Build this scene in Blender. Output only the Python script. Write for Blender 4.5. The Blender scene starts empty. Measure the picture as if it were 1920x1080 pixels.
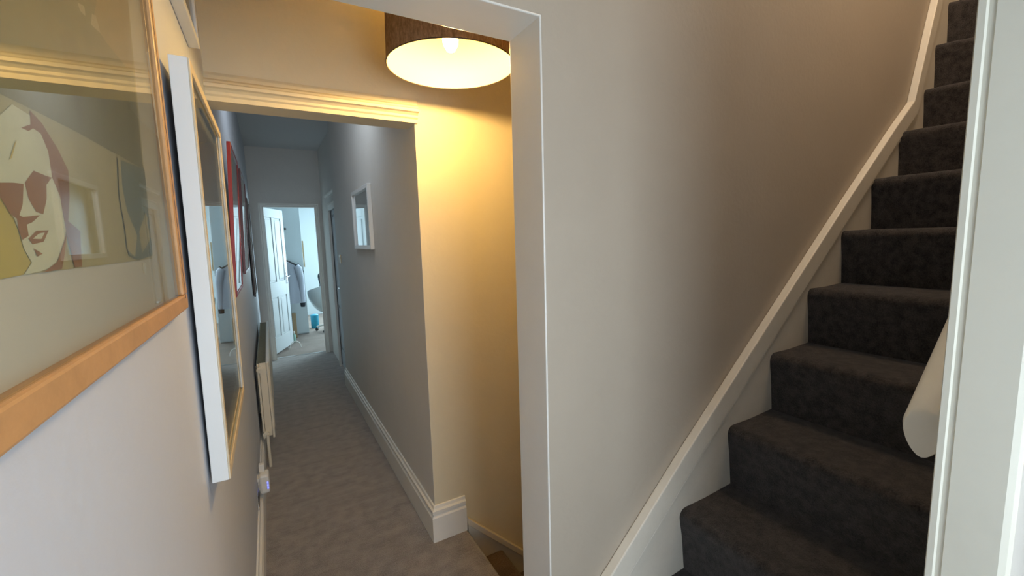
import bpy, bmesh, math, random
from mathutils import Vector, Matrix
random.seed(4)
C = bpy.context.scene.collection
SC = bpy.context.scene
PI = math.pi

# ------------------------------------------------------------ camera
def make_camera():
    cam = bpy.data.cameras.new('camera'); o = bpy.data.objects.new('camera', cam); C.objects.link(o)
    yaw, pitch, roll = math.radians(-29.678), math.radians(-6.738), math.radians(-1.608)
    fw = Vector((math.sin(-yaw)*math.cos(pitch), math.cos(yaw)*math.cos(pitch), math.sin(pitch)))
    rt = Vector((math.cos(yaw), math.sin(yaw), 0)); up = rt.cross(fw)
    r2 = rt*math.cos(roll) + up*math.sin(roll); u2 = -rt*math.sin(roll) + up*math.cos(roll)
    m = Matrix((r2, u2, -fw)).transposed().to_4x4(); m.translation = Vector((0, 0, 1.6))
    o.matrix_world = m
    cam.sensor_width = 36; cam.lens = 796.35/1920*36; cam.clip_start = 0.02; cam.clip_end = 100
    SC.camera = o
make_camera()
# ------------------------------------------------------------ world, lights, exposure
w = bpy.data.worlds.new('World'); SC.world = w; w.use_nodes = True
w.node_tree.nodes['Background'].inputs[0].default_value = (0.72, 0.87, 1.0, 1)
w.node_tree.nodes['Background'].inputs[1].default_value = 3.0
SC.view_settings.view_transform = 'Standard'; SC.view_settings.look = 'None'
SC.view_settings.gamma = 1; SC.view_settings.exposure = 0.0; SC.view_settings.use_curve_mapping = False
def area(name, loc, aim, sx, sy, power, col):
    l = bpy.data.lights.new(name, 'AREA'); l.shape = 'RECTANGLE'; l.size = sx; l.size_y = sy
    l.energy = power; l.color = col
    o = bpy.data.objects.new(name, l); C.objects.link(o); o.location = loc
    o.rotation_euler = (Vector(aim) - Vector(loc)).to_track_quat('-Z', 'Y').to_euler()
    return o
# daylight through the landing window behind the photographer and through the far bedroom window
area('landing_window_daylight', (0.40, -0.88, 1.40), (0.30, 0, 1.35), 0.8, 1.3, 19, (0.79, 0.89, 1.0))
area('upper_stair_added_lamp', (2.3, 0.55, 4.25), (2.1, 0.80, 1.2), 0.5, 0.4, 24, (1.0, 0.72, 0.46))  # unseen lamp added as warm fill for the upper stairs and wall
area('bedroom_window_daylight', (2.45, 8.9, 1.55), (0.0, 8.2, 0.9), 1.6, 1.4, 104, (0.66, 0.90, 1.0))
area('bedroom_back_window_daylight', (1.6, 10.1, 1.45), (0.4, 6.5, 0.9), 1.2, 0.9, 42, (0.66, 0.90, 1.0))

area('corridor_added_fill', (0.25, 3.1, 2.80), (0.25, 5.2, 0), 0.45, 0.8, 6.5, (0.80, 0.90, 1.0))  # added fill in the hidden corridor ceiling, brightens walls and floor

# ------------------------------------------------------------ materials
def mat(name, col, rough=0.6, metal=0.0, bump=0.0, scale=40, var=0.0, spec=0.5, vscale=None, detail=6, trans=0.0, emit=None, es=1.0):
    m = bpy.data.materials.new(name); m.use_nodes = True; nt = m.node_tree; b = nt.nodes['Principled BSDF']
    b.inputs['Base Color'].default_value = (*col, 1); b.inputs['Roughness'].default_value = rough
    b.inputs['Metallic'].default_value = metal; b.inputs['Specular IOR Level'].default_value = spec
    if emit: b.inputs['Emission Color'].default_value = (*emit, 1); b.inputs['Emission Strength'].default_value = es
    tc = nt.nodes.new('ShaderNodeTexCoord')
    if bump:
        n = nt.nodes.new('ShaderNodeTexNoise'); n.inputs['Scale'].default_value = scale; n.inputs['Detail'].default_value = detail
        nt.links.new(tc.outputs['Object'], n.inputs['Vector'])
        bp = nt.nodes.new('ShaderNodeBump'); bp.inputs['Strength'].default_value = bump; bp.inputs['Distance'].default_value = 0.004
        nt.links.new(n.outputs['Fac'], bp.inputs['Height']); nt.links.new(bp.outputs['Normal'], b.inputs['Normal'])
    if var:
        n = nt.nodes.new('ShaderNodeTexNoise'); n.inputs['Scale'].default_value = vscale or scale; n.inputs['Detail'].default_value = 8
        n.inputs['Roughness'].default_value = 0.7
        nt.links.new(tc.outputs['Object'], n.inputs['Vector'])
        r = nt.nodes.new('ShaderNodeMapRange'); r.inputs[1].default_value = 0.3; r.inputs[2].default_value = 0.7
        r.inputs[3].default_value = 1-var; r.inputs[4].default_value = 1+var
        nt.links.new(n.outputs['Fac'], r.inputs[0])
        mx = nt.nodes.new('ShaderNodeVectorMath'); mx.operation = 'SCALE'; mx.inputs[0].default_value = col
        nt.links.new(r.outputs[0], mx.inputs['Scale']); nt.links.new(mx.outputs[0], b.inputs['Base Color'])
    return m
M = {}
M['wall'] = mat('wall_paint', (0.70, 0.67, 0.62), 0.62, bump=0.25, scale=55, var=0.03, vscale=3)
M['wall_left'] = mat('left_wall_daylight_tint', (0.57, 0.60, 0.655), 0.55, bump=0.2, scale=55, var=0.02, vscale=3)  # cool blue of the daylight is put into this wall colour
M['beige'] = mat('beige_wall_paint', (0.47, 0.405, 0.32), 0.62, bump=0.25, scale=55, var=0.03, vscale=3)
M['cream'] = mat('stairwell_paint', (0.72, 0.635, 0.455), 0.6, bump=0.25, scale=50, var=0.03, vscale=3)
M['gloss'] = mat('white_gloss_paint', (0.82, 0.80, 0.74), 0.35, bump=0.12, scale=30, var=0.02, vscale=6)
M['casing'] = mat('cream_gloss_paint', (0.64, 0.62, 0.52), 0.6, bump=0.1, scale=30, var=0.02, vscale=6)
M['string'] = mat('aged_gloss_paint', (0.74, 0.69, 0.585), 0.5, bump=0.15, scale=30, var=0.05, vscale=9)
M['ceiling'] = mat('ceiling_paint', (0.70, 0.70, 0.69), 0.8, bump=0.1, scale=40)
M['bedroom'] = mat('bedroom_paint', (0.58, 0.64, 0.66), 0.6, bump=0.1, scale=40)
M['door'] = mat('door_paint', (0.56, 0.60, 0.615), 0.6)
M['white_frame'] = mat('white_frame_paint', (0.78, 0.78, 0.76), 0.4)
M['beech'] = mat('beech_wood', (0.52, 0.28, 0.115), 0.45, bump=0.1, scale=60, var=0.16, vscale=12)
M['pale_wood'] = mat('pale_frame_lip', (0.66, 0.55, 0.38), 0.45)
M['mount'] = mat('mount_board', (0.70, 0.64, 0.55), 0.8)
M['red'] = mat('red_lacquer', (0.22, 0.010, 0.012), 0.35)
M['dark_red'] = mat('dark_red_lacquer', (0.08, 0.010, 0.012), 0.35)
M['dark_wood'] = mat('dark_frame_wood', (0.05, 0.03, 0.025), 0.4)
M['radiator'] = mat('radiator_enamel', (0.74, 0.68, 0.55), 0.35)
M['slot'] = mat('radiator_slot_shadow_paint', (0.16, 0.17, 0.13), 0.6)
M['plastic'] = mat('white_plastic', (0.75, 0.73, 0.68), 0.35)
M['chrome'] = mat('chrome', (0.7, 0.7, 0.7), 0.2, metal=1)
M['dark'] = mat('dark_plastic', (0.02, 0.02, 0.022), 0.5)
M['led'] = mat('blue_led', (0.05, 0.05, 0.4), 0.4, emit=(0.12, 0.15, 1.0), es=3)
M['teal'] = mat('teal_bin_plastic', (0.015, 0.25, 0.37), 0.45, var=0.08, vscale=20)
M['cloth_grey'] = mat('grey_jersey', (0.42, 0.45, 0.52), 0.9, bump=0.3, scale=80)
M['cloth_dark'] = mat('charcoal_cloth', (0.03, 0.035, 0.045), 0.9, bump=0.3, scale=60)
M['cloth_blue'] = mat('pale_blue_cloth', (0.55, 0.62, 0.70), 0.9, bump=0.3, scale=60)
M['plywood'] = mat('plywood', (0.40, 0.29, 0.17), 0.6, var=0.1, vscale=20)
M['shell'] = mat('white_shell', (0.62, 0.68, 0.68), 0.3)
M['switch'] = mat('brass_switch_plate', (0.55, 0.47, 0.32), 0.35, metal=0.3)
M['rail_paint'] = mat('handrail_gloss', (0.74, 0.72, 0.63), 0.35, bump=0.1, scale=25, var=0.03, vscale=10)

def carpet(name, c1, c2, fine, patch, bump=1.0, stripes=0.0, sheen=0.2):
    m = bpy.data.materials.new(name); m.use_nodes = True; nt = m.node_tree; b = nt.nodes['Principled BSDF']
    L = nt.links.new
    b.inputs['Roughness'].default_value = 0.95; b.inputs['Specular IOR Level'].default_value = 0.15
    b.inputs['Sheen Weight'].default_value = sheen; b.inputs['Sheen Roughness'].default_value = 0.5
    tc = nt.nodes.new('ShaderNodeTexCoord')
    n1 = nt.nodes.new('ShaderNodeTexNoise'); n1.inputs['Scale'].default_value = fine; n1.inputs['Detail'].default_value = 5; n1.inputs['Roughness'].default_value = 0.75
    n2 = nt.nodes.new('ShaderNodeTexNoise'); n2.inputs['Scale'].default_value = patch; n2.inputs['Detail'].default_value = 4
    L(tc.outputs['Object'], n1.inputs['Vector']); L(tc.outputs['Object'], n2.inputs['Vector'])
    r = nt.nodes.new('ShaderNodeMapRange'); r.inputs[1].default_value = 0.32; r.inputs[2].default_value = 0.68
    L(n1.outputs['Fac'], r.inputs[0])
    ad = nt.nodes.new('ShaderNodeMath'); ad.operation = 'MULTIPLY_ADD'; ad.inputs[1].default_value = 0.75
    r2 = nt.nodes.new('ShaderNodeMapRange'); r2.inputs[1].default_value = 0.35; r2.inputs[2].default_value = 0.65; r2.inputs[3].default_value = -0.1; r2.inputs[4].default_value = 0.35
    L(n2.outputs['Fac'], r2.inputs[0]); L(r.outputs[0], ad.inputs[0]); L(r2.outputs[0], ad.inputs[2])
    ramp = nt.nodes.new('ShaderNodeMix'); ramp.data_type = 'RGBA'
    ramp.inputs[6].default_value = (*c1, 1); ramp.inputs[7].default_value = (*c2, 1)
    L(ad.outputs[0], ramp.inputs[0]); L(ramp.outputs[2], b.inputs['Base Color'])
    bp = nt.nodes.new('ShaderNodeBump'); bp.inputs['Strength'].default_value = bump; bp.inputs['Distance'].default_value = 0.006
    L(n1.outputs['Fac'], bp.inputs['Height'])
    last = bp
    if stripes:      # shallow ridges of brushed pile running across the corridor
        mp = nt.nodes.new('ShaderNodeMapping'); mp.inputs['Scale'].default_value = (1.2, 14, 1)
        n3 = nt.nodes.new('ShaderNodeTexNoise'); n3.inputs['Scale'].default_value = 1.0; n3.inputs['Detail'].default_value = 3
        L(tc.outputs['Object'], mp.inputs['Vector']); L(mp.outputs[0], n3.inputs['Vector'])
        b3 = nt.nodes.new('ShaderNodeBump'); b3.inputs['Strength'].default_value = stripes; b3.inputs['Distance'].default_value = 0.02
        L(n3.outputs['Fac'], b3.inputs['Height']); L(bp.outputs['Normal'], b3.inputs['Normal']); last = b3
    L(last.outputs['Normal'], b.inputs['Normal'])
    return m
M['carpet'] = carpet('landing_carpet', (0.11, 0.09, 0.078), (0.34, 0.29, 0.26), 170, 14, 1.0, 0.3, 0.7)
M['stair_carpet'] = carpet('stair_carpet', (0.0015, 0.0013, 0.0012), (0.085, 0.069, 0.061), 210, 34, 1.0)
M['brown_carpet'] = carpet('lower_stair_carpet', (0.06, 0.035, 0.022), (0.20, 0.135, 0.085), 130, 8, 1.0)
M['bed_carpet'] = carpet('bedroom_carpet', (0.17, 0.13, 0.105), (0.30, 0.235, 0.195), 90, 4, 0.6)

def glass_mat(name, tint=(1, 1, 1), ior=1.5, base=0.0):
    m = bpy.data.materials.new(name); m.use_nodes = True; nt = m.node_tree
    for n in list(nt.nodes): nt.nodes.remove(n)
    out = nt.nodes.new('ShaderNodeOutputMaterial'); t = nt.nodes.new('ShaderNodeBsdfTransparent'); g = nt.nodes.new('ShaderNodeBsdfGlossy')
    t.inputs[0].default_value = (*tint, 1); g.inputs['Roughness'].default_value = 0.01
    f = nt.nodes.new('ShaderNodeFresnel'); f.inputs[0].default_value = ior
    # the same reflectance from either side of a thin sheet
    ge = nt.nodes.new('ShaderNodeNewGeometry'); mr = nt.nodes.new('ShaderNodeMapRange')
    mr.inputs[3].default_value = ior; mr.inputs[4].default_value = 1/ior
    nt.links.new(ge.outputs['Backfacing'], mr.inputs[0]); nt.links.new(mr.outputs[0], f.inputs[0])
    mx = nt.nodes.new('ShaderNodeMixShader')
    nt.links.new(f.outputs[0], mx.inputs[0]); nt.links.new(t.outputs[0], mx.inputs[1]); nt.links.new(g.outputs[0], mx.inputs[2])
    nt.links.new(mx.outputs[0], out.inputs[0])
    return m
M['glass'] = glass_mat('picture_glass', (0.96, 0.98, 0.96), 1.6)
M['pane'] = glass_mat('window_glass')

def linen(name):
    m = bpy.data.materials.new(name); m.use_nodes = True; nt = m.node_tree; L = nt.links.new
    for n in list(nt.nodes): nt.nodes.remove(n)
    out = nt.nodes.new('ShaderNodeOutputMaterial'); d = nt.nodes.new('ShaderNodeBsdfDiffuse'); t = nt.nodes.new('ShaderNodeBsdfTranslucent')
    tc = nt.nodes.new('ShaderNodeTexCoord'); mp = nt.nodes.new('ShaderNodeMapping'); mp.inputs['Scale'].default_value = (1, 1, 0.35)
    n = nt.nodes.new('ShaderNodeTexNoise'); n.inputs['Scale'].default_value = 120; n.inputs['Detail'].default_value = 6; n.inputs['Roughness'].default_value = 0.8
    L(tc.outputs['Object'], mp.inputs['Vector']); L(mp.outputs[0], n.inputs['Vector'])
    r = nt.nodes.new('ShaderNodeValToRGB'); r.color_ramp.elements[0].position = 0.36; r.color_ramp.elements[1].position = 0.66
    r.color_ramp.elements[0].color = (0.10, 0.066, 0.042, 1); r.color_ramp.elements[1].color = (0.85, 0.62, 0.42, 1)
    L(n.outputs['Fac'], r.inputs[0]); L(r.outputs[0], d.inputs[0])
    t.inputs[0].default_value = (0.6, 0.42, 0.24, 1)
    mx = nt.nodes.new('ShaderNodeMixShader'); mx.inputs[0].default_value = 0.5
    L(d.outputs[0], mx.inputs[1]); L(t.outputs[0], mx.inputs[2]); L(mx.outputs[0], out.inputs[0])
    return m
M['linen'] = linen('brown_linen')
M['lining'] = mat('cream_lining', (0.50, 0.42, 0.24), 0.6)
M['bulb'] = mat('lit_bulb', (1, 0.9, 0.7), 0.3, emit=(1.0, 0.74, 0.36), es=20)

# ------------------------------------------------------------ mesh helpers
def add_box(bm, x0, y0, z0, x1, y1, z1, mi=0):
    vs = [bm.verts.new((x, y, z)) for x in (x0, x1) for y in (y0, y1) for z in (z0, z1)]
    for f in ((0, 1, 3, 2), (4, 6, 7, 5), (0, 4, 5, 1), (2, 3, 7, 6), (0, 2, 6, 4), (1, 5, 7, 3)):
        fc = bm.faces.new([vs[i] for i in f]); fc.material_index = mi
def obj(name, bm, m, parent=None, smooth=False, bevel=0.0, loc=None, seg=2):
    bmesh.ops.recalc_face_normals(bm, faces=bm.faces)
    me = bpy.data.meshes.new(name); bm.to_mesh(me); bm.free()
    for k in (m if isinstance(m, (list, tuple)) else [m]): me.materials.append(M[k])
    if smooth:
        for p in me.polygons: p.use_smooth = True
        me.set_sharp_from_angle(angle=math.radians(40))
    o = bpy.data.objects.new(name, me); C.objects.link(o)
    if loc: o.location = loc
    if parent: o.parent = parent
    if bevel:
        b = o.modifiers.new('bevel', 'BEVEL'); b.width = bevel; b.segments = seg; b.limit_method = 'ANGLE'
    return o
def box(name, m, x0, y0, z0, x1, y1, z1, parent=None, bevel=0.0):
    bm = bmesh.new(); add_box(bm, x0, y0, z0, x1, y1, z1)
    return obj(name, bm, m, parent, bevel=bevel)
def tube(bm, pts, r, n=10, cap=True):
    pts = [Vector(p) for p in pts]; rings = []
    rs = r if isinstance(r, (list, tuple)) else [r]*len(pts)
    ref = Vector((0, 0, 1))
    for i, p in enumerate(pts):
        t = (pts[min(i+1, len(pts)-1)] - pts[max(i-1, 0)]).normalized()
        a = t.cross(ref)
        if a.length < 0.05: a = t.cross(Vector((1, 0, 0)))
        a.normalize(); b = t.cross(a)
        rings.append([bm.verts.new(p + (a*math.cos(2*PI*k/n) + b*math.sin(2*PI*k/n))*rs[i]) for k in range(n)])
    for q, s in zip(rings, rings[1:]):
        for k in range(n): bm.faces.new((q[k], q[(k+1) % n], s[(k+1) % n], s[k]))
    if cap: bm.faces.new(rings[0][::-1]); bm.faces.new(rings[-1])
def lathe(bm, prof, n=32, c=(0, 0, 0), capb=True, capt=True):
    rings = [[bm.verts.new((c[0]+r*math.cos(2*PI*k/n), c[1]+r*math.sin(2*PI*k/n), c[2]+z)) for k in range(n)] for r, z in prof]
    for q, s in zip(rings, rings[1:]):
        for k in range(n): bm.faces.new((q[k], q[(k+1) % n], s[(k+1) % n], s[k]))
    if capb: bm.faces.new(rings[0][::-1])
    if capt: bm.faces.new(rings[-1])
def sweep(bm, path, N, prof, flip=1):
    # profile (side, along N) swept along a planar path with mitred corners
    N = Vector(N); P = [Vector(p) for p in path]; rings = []
    dirs = [(b-a).normalized() for a, b in zip(P, P[1:])]
    for i, p in enumerate(P):
        s0 = dirs[max(i-1, 0)].cross(N)*flip; s1 = dirs[min(i, len(dirs)-1)].cross(N)*flip
        s = (s0+s1).normalized(); s = s/max(0.3, s.dot(s1))
        rings.append([bm.verts.new(p + s*a + N*b) for a, b in prof])
    n = len(prof)
    for q, t in zip(rings, rings[1:]):
        for k in range(n): bm.faces.new((q[k], q[(k+1) % n], t[(k+1) % n], t[k]))
    bm.faces.new(rings[0]); bm.faces.new(rings[-1][::-1])
def prism(bm, pts, axis, a0, a1):
    def mk(p, a):
        return {'x': (a, p[0], p[1]), 'y': (p[0], a, p[1]), 'z': (p[0], p[1], a)}[axis]
    A = [bm.verts.new(mk(p, a0)) for p in pts]; B = [bm.verts.new(mk(p, a1)) for p in pts]; n = len(pts)
    bm.faces.new(A); bm.faces.new(B[::-1])
    for k in range(n): bm.faces.new((A[k], B[k], B[(k+1) % n], A[(k+1) % n]))
def thing(name, label, cat, loc=(0, 0, 0), group=None):
    o = bpy.data.objects.new(name, None); C.objects.link(o); o.location = loc; o.empty_display_size = 0.05
    return tag(o, label, cat, group)
def tag(o, label, cat, group=None):
    o['label'] = label; o['category'] = cat
    if group: o['group'] = group
    return o
def struct(o, label=None, cat=None):
    o['kind'] = 'structure'
    if label: o['label'] = label
    if cat: o['category'] = cat
    return o
def rel(t, o):      # parent a part built in world coordinates without moving it
    o.parent = t; o.matrix_parent_inverse = Matrix.Translation(-t.location) if t.rotation_euler[2] == 0 else t.matrix_world.inverted()
    return o

XL, XR, XR2 = -0.157, 0.66, 0.72
YC, YB, YE = 2.055, 5.0, 6.68
D0, D1, XJ, ZH = 0.983, 1.138, 0.67, 2.176

# ------------------------------------------------------------ the shell
bm = bmesh.new()
for q in ((XL-0.1, -1.1, 0.815, 2.2), (XL-0.1, 2.2, XR2+0.1, YE+0.06)):
    add_box(bm, q[0], q[1], -0.12, q[2], q[3], 0)
add_box(bm, 0.815, -1.1, -0.12, 1.0, D0+0.05, 0)
struct(obj('floor', bm, 'carpet'), 'brown grey carpet of the landing and the corridor', 'floor')
bm = bmesh.new(); add_box(bm, -1.6, YE+0.06, -0.12, 3.0, 10.6, -0.004)
struct(obj('floor_bedroom', bm, 'bed_carpet'), 'pale beige carpet of the far bedroom', 'floor')
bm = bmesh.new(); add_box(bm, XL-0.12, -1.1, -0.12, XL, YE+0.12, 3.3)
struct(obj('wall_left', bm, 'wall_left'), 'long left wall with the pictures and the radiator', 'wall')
bm = bmesh.new()
add_box(bm, XR, YC+0.12, -0.0, XR+0.12, YB, 3.3); add_box(bm, XR, YC+0.001, 0.0, XR+0.001, YC+0.12, 2.155)
struct(obj('wall_right', bm, 'wall'), 'right wall of the corridor with the small mirror', 'wall')
bm = bmesh.new(); add_box(bm, XR+0.12, YB-0.12, 0, XR2+0.12, YB-0.001, 3.0)
add_box(bm, XR2, YB-0.001, 2.08, XR2+0.12, YE, 3.0); add_box(bm, XR2, YB-0.001, 0, XR2+0.12, 5.12, 2.08)
add_box(bm, XR2, 5.88, 0, XR2+0.12, YE, 2.08)
struct(obj('wall_right_recess', bm, 'wall'), 'set back end of the corridor wall around the side door', 'wall')
bm = bmesh.new()
prism(bm, [(XL, 2.155), (XR+0.001, 2.155), (XR+0.001, -2.2), (2.9, -2.2), (2.9, 3.4), (XL, 3.4)], 'y', YC, YC+0.12)
struct(obj('wall_stairwell', bm, 'cream'), 'cream wall of the lower stairwell lit by the pendant', 'wall')
# wall beside the staircase, holding the opening to the corridor
bm = bmesh.new()
prism(bm, [(XL, ZH), (XJ, ZH), (XJ, -2.2), (4.6, -2.2), (4.6, 4.35), (XL, 4.35)], 'y', D0, D1)
struct(obj('wall_front', bm, 'beige', bevel=0.004), 'beige wall between the opening and the staircase', 'wall')
# painted timber lining of that opening
bm = bmesh.new()
add_box(bm, XJ-0.006, D0-0.003, 0, XJ+0.0, D1+0.003, ZH)
add_box(bm, XL, D0-0.003, ZH-0.006, XJ, D1+0.003, ZH)
struct(obj('trim_1', bm, 'gloss', bevel=0.003), 'white painted reveal of the opening to the corridor', 'trim')
# landing walls behind the photographer
bm = bmesh.new()
add_box(bm, 0.92, -1.1, 0, 1.04, 0.205, 4.35)
struct(obj('wall_landing', bm, 'wall'), 'landing wall beyond the stair casing', 'wall')
bm = bmesh.new(); add_box(bm, 1.04, 0.08, 0, 4.6, 0.205, 4.35); add_box(bm, 4.6, 0.0, 0, 4.72, D1, 4.35)
struct(obj('wall_stair_side', bm, 'wall'), 'near side wall of the staircase', 'wall')
bm = bmesh.new()
add_box(bm, XL, -1.1, 0, -0.05, -0.98, 3.0); add_box(bm, 0.85, -1.1, 0, 0.92, -0.98, 3.0)
add_box(bm, -0.05, -1.1, 0, 0.85, -0.98, 0.7); add_box(bm, -0.05, -1.1, 2.1, 0.85, -0.98, 3.0)
struct(obj('wall_back', bm, 'wall'))
def window(name, m_axis, fixed, a0, a1, z0, z1):
    def bx(bm, p0, p1, q0, q1, t0, t1):
        if m_axis == 'x': add_box(bm, fixed+t0, p0, q0, fixed+t1, p1, q1)
        else: add_box(bm, p0, fixed+t0, q0, p1, fixed+t1, q1)
    bm = bmesh.new(); f = 0.05
    for r in ((a0, a0+f, z0, z1), (a1-f, a1, z0, z1), (a0+f, a1-f, z0, z0+f), (a0+f, a1-f, z1-f, z1), (a0+f, a1-f, (z0+z1)/2-0.02, (z0+z1)/2+0.02)):
        bx(bm, *r, 0.0, 0.06)
    fr = obj(name, bm, 'gloss', bevel=0.004); struct(fr)
    bm = bmesh.new(); bx(bm, a0+f, a1-f, z0+f, z1-f, 0.028, 0.032)
    g = obj('window_pane', bm, 'pane', fr)
    return fr
window('window_1', 'y', -1.07, -0.05, 0.85, 0.7, 2.1)
# ceilings
bm = bmesh.new()
for r in ((0.0, 2.62, 0.03, 3.6), (0.47, 2.62, 0.5, 3.6), (0.03, 2.62, 0.47, 2.65), (0.03, 3.57, 0.47, 3.6)): add_box(bm, r[0], r[1], 2.874, r[2], r[3], 2.889)
struct(obj('added_rooflight_frame', bm, 'gloss'))  # out-of-view frame added around the corridor fill light
struct(box('ceiling_landing', 'ceiling', XL-0.12, -1.1, 3.0, 1.04, D0, 3.1))
struct(box('ceiling_stairwell', 'cream', XL-0.12, D1, 2.86, 2.9, YC, 2.96))
struct(box('ceiling_stair_top', 'ceiling', 0.92, -0.1, 4.35, 4.7, D1, 4.45))
struct(box('ceiling_corridor', 'ceiling', XL-0.12, YC+0.12, 2.888, XR2+0.12, YE+0.12, 3.0), 'white ceiling of the corridor', 'ceiling')
struct(box('ceiling_bedroom', 'bedroom', -1.6, YE+0.12, 2.46, 3.0, 10.6, 2.56))
struct(box('wall_stairwell_end', 'cream', 2.9, D1, -2.2, 3.0, YC+0.12, 3.4))
struct(box('floor_lower', 'brown_carpet', 0.83, D1, -2.3, 3.0, YC+0.12, -2.2))
struct(box('wall_under_landing', 'cream', 0.70, D1, -2.2, 0.80, YC, -0.121))
# end wall with the door opening
bm = bmesh.new()
add_box(bm, XL, YE, 2.155, XR2, YE+0.12, 2.888); add_box(bm, XL, YE, 0, -0.06, YE+0.12, 2.155); add_box(bm, 0.675, YE, 0, XR2, YE+0.12, 2.155)
struct(obj('wall_end', bm, 'wall'), 'grey end wall above the bedroom door', 'wall')
# bedroom shell
bm = bmesh.new()
add_box(bm, -1.6, YE+0.12, 0, XL-0.12, YE+0.2, 2.46); add_box(bm, XR2+0.12, YE+0.12, 0, 3.0, YE+0.2, 2.46)
add_box(bm, XL-0.12, YE+0.12, 2.16, XR2+0.12, YE+0.2, 2.46)
add_box(bm, -1.7, YE+0.12, 0, -1.6, 10.6, 2.46)
struct(obj('wall_bedroom_near', bm, 'bedroom'))
bm = bmesh.new()
add_box(bm, -1.6, 10.5, 0, 1.0, 10.6, 2.46); add_box(bm, 2.3, 10.5, 0, 3.0, 10.6, 2.46)
add_box(bm, 1.0, 10.5, 0, 2.3, 10.6, 1.0); add_box(bm, 1.0, 10.5, 1.83, 2.3, 10.6, 2.46)
struct(obj('wall_bedroom_far', bm, 'bedroom'), 'pale far wall of the bedroom', 'wall')
bm = bmesh.new()
add_box(bm, 2.6, YE+0.2, 0, 2.72, 8.0, 2.46); add_box(bm, 2.6, 9.8, 0, 2.72, 10.5, 2.46)
add_box(bm, 2.6, 8.0, 0, 2.72, 9.8, 0.8); add_box(bm, 2.6, 8.0, 2.2, 2.72, 9.8, 2.46)
struct(obj('wall_bedroom_right', bm, 'bedroom'))
window('window_2', 'y', 10.52, 1.0, 2.3, 1.0, 1.83)
window('window_3', 'x', 2.63, 8.0, 9.8, 0.8, 2.2)
bm = bmesh.new(); sweep(bm, [(-1.6, 10.5, 2.46), (2.6, 10.5, 2.46)], (0, 0, 1), [(0, 0), (0.09, 0), (0.085, -0.02), (0.05, -0.045), (0.02, -0.085), (0, -0.09)])
struct(obj('trim_coving', bm, 'bedroom', smooth=True), 'white coving at the top of the bedroom wall', 'trim')

# skirtings
SK = [(0, 0), (0.022, 0), (0.022, 0.135), (0.018, 0.142), (0.012, 0.146), (0.012, 0.152), (0.019, 0.158), (0.019, 0.172), (0.010, 0.180), (0.007, 0.195), (0, 0.197)]
bm = bmesh.new(); sweep(bm, [(XL, 1.2, 0), (XL, YE, 0)], (0, 0, 1), SK)
struct(obj('baseboard_left', bm, 'gloss'), 'white skirting board along the left wall', 'skirting')
bm = bmesh.new(); sweep(bm, [(XR, YB, 0), (XR, YC, 0), (0.832, YC, 0)], (0, 0, 1), SK, 1)
struct(obj('baseboard_right', bm, 'gloss'), 'white moulded skirting turning the corridor corner', 'skirting')

# cornice over the lintel
CP = [(0, 2.155), (0.012, 2.155), (0.012, 2.172), (0.020, 2.178), (0.020, 2.188), (0.030, 2.196), (0.042, 2.200), (0.042, 2.212), (0.034, 2.218), (0.030, 2.226), (0.016, 2.236), (0.012, 2.250), (0.006, 2.262), (0, 2.264)]
bm = bmesh.new(); sweep(bm, [(XL, YC, 0), (0.672, YC, 0)], (0, 0, 1), CP)
struct(obj('trim_2', bm, 'cream'), 'moulded cornice strip over the corridor opening', 'trim')

# casing at the edge of the staircase doorway (flat board, bead, quirk)
CS = [(0.0, 0), (0.0, 0.018), (0.002, 0.024), (0.010, 0.024), (0.013, 0.018), (0.016, 0.016), (0.020, 0.022), (0.078, 0.022), (0.085, 0.018), (0.087, 0.0)]
bm = bmesh.new()
A = [bm.verts.new((0.92-b, 0.226-a, 0)) for a, b in CS]; B = [bm.verts.new((0.92-b, 0.226-a, 3.0)) for a, b in CS]
n = len(CS)
for k in range(n): bm.faces.new((A[k], A[(k+1) % n], B[(k+1) % n], B[k]))
bm.faces.new(A); bm.faces.new(B[::-1])
add_box(bm, 0.90, 0.2055, 0, 1.04, 0.226, 3.0)
struct(obj('trim_3', bm, 'casing'), 'white moulded casing at the right edge of the staircase doorway', 'trim')

# ------------------------------------------------------------ bedroom doorway and door
def casing_frame(name, label, pts, N, w=0.06, t=0.022, flip=1, head=None):
    bm = bmesh.new()
    pr = [(0, 0), (0, t), (0.010, t), (0.014, t*0.6), (0.020, t*0.8), (w-0.012, t*0.8), (w-0.008, t*1.2), (w, t*1.2), (w, 0)]
    sweep(bm, pts, N, pr, flip)
    return struct(obj(name, bm, 'gloss'), label, 'trim')
casing_frame('trim_4', 'white casing around the bedroom doorway', [(-0.06, YE, 0), (-0.06, YE, 2.155), (0.675, YE, 2.155), (0.675, YE, 0)], (0, -1, 0), w=0.055, flip=1)
bm = bmesh.new(); add_box(bm, -0.062, YE-0.002, 0, -0.05, YE+0.122, 2.155); add_box(bm, 0.665, YE-0.002, 0, 0.677, YE+0.122, 2.155); add_box(bm, -0.05, YE-0.002, 2.143, 0.665, YE+0.122, 2.157)
struct(obj('trim_5', bm, 'gloss'), 'white lining inside the bedroom doorway', 'trim')
struct(box('trim_threshold', 'chrome', -0.05, YE+0.05, -0.002, 0.665, YE+0.075, 0.006), 'thin metal carpet strip in the bedroom doorway', 'trim')

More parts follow.
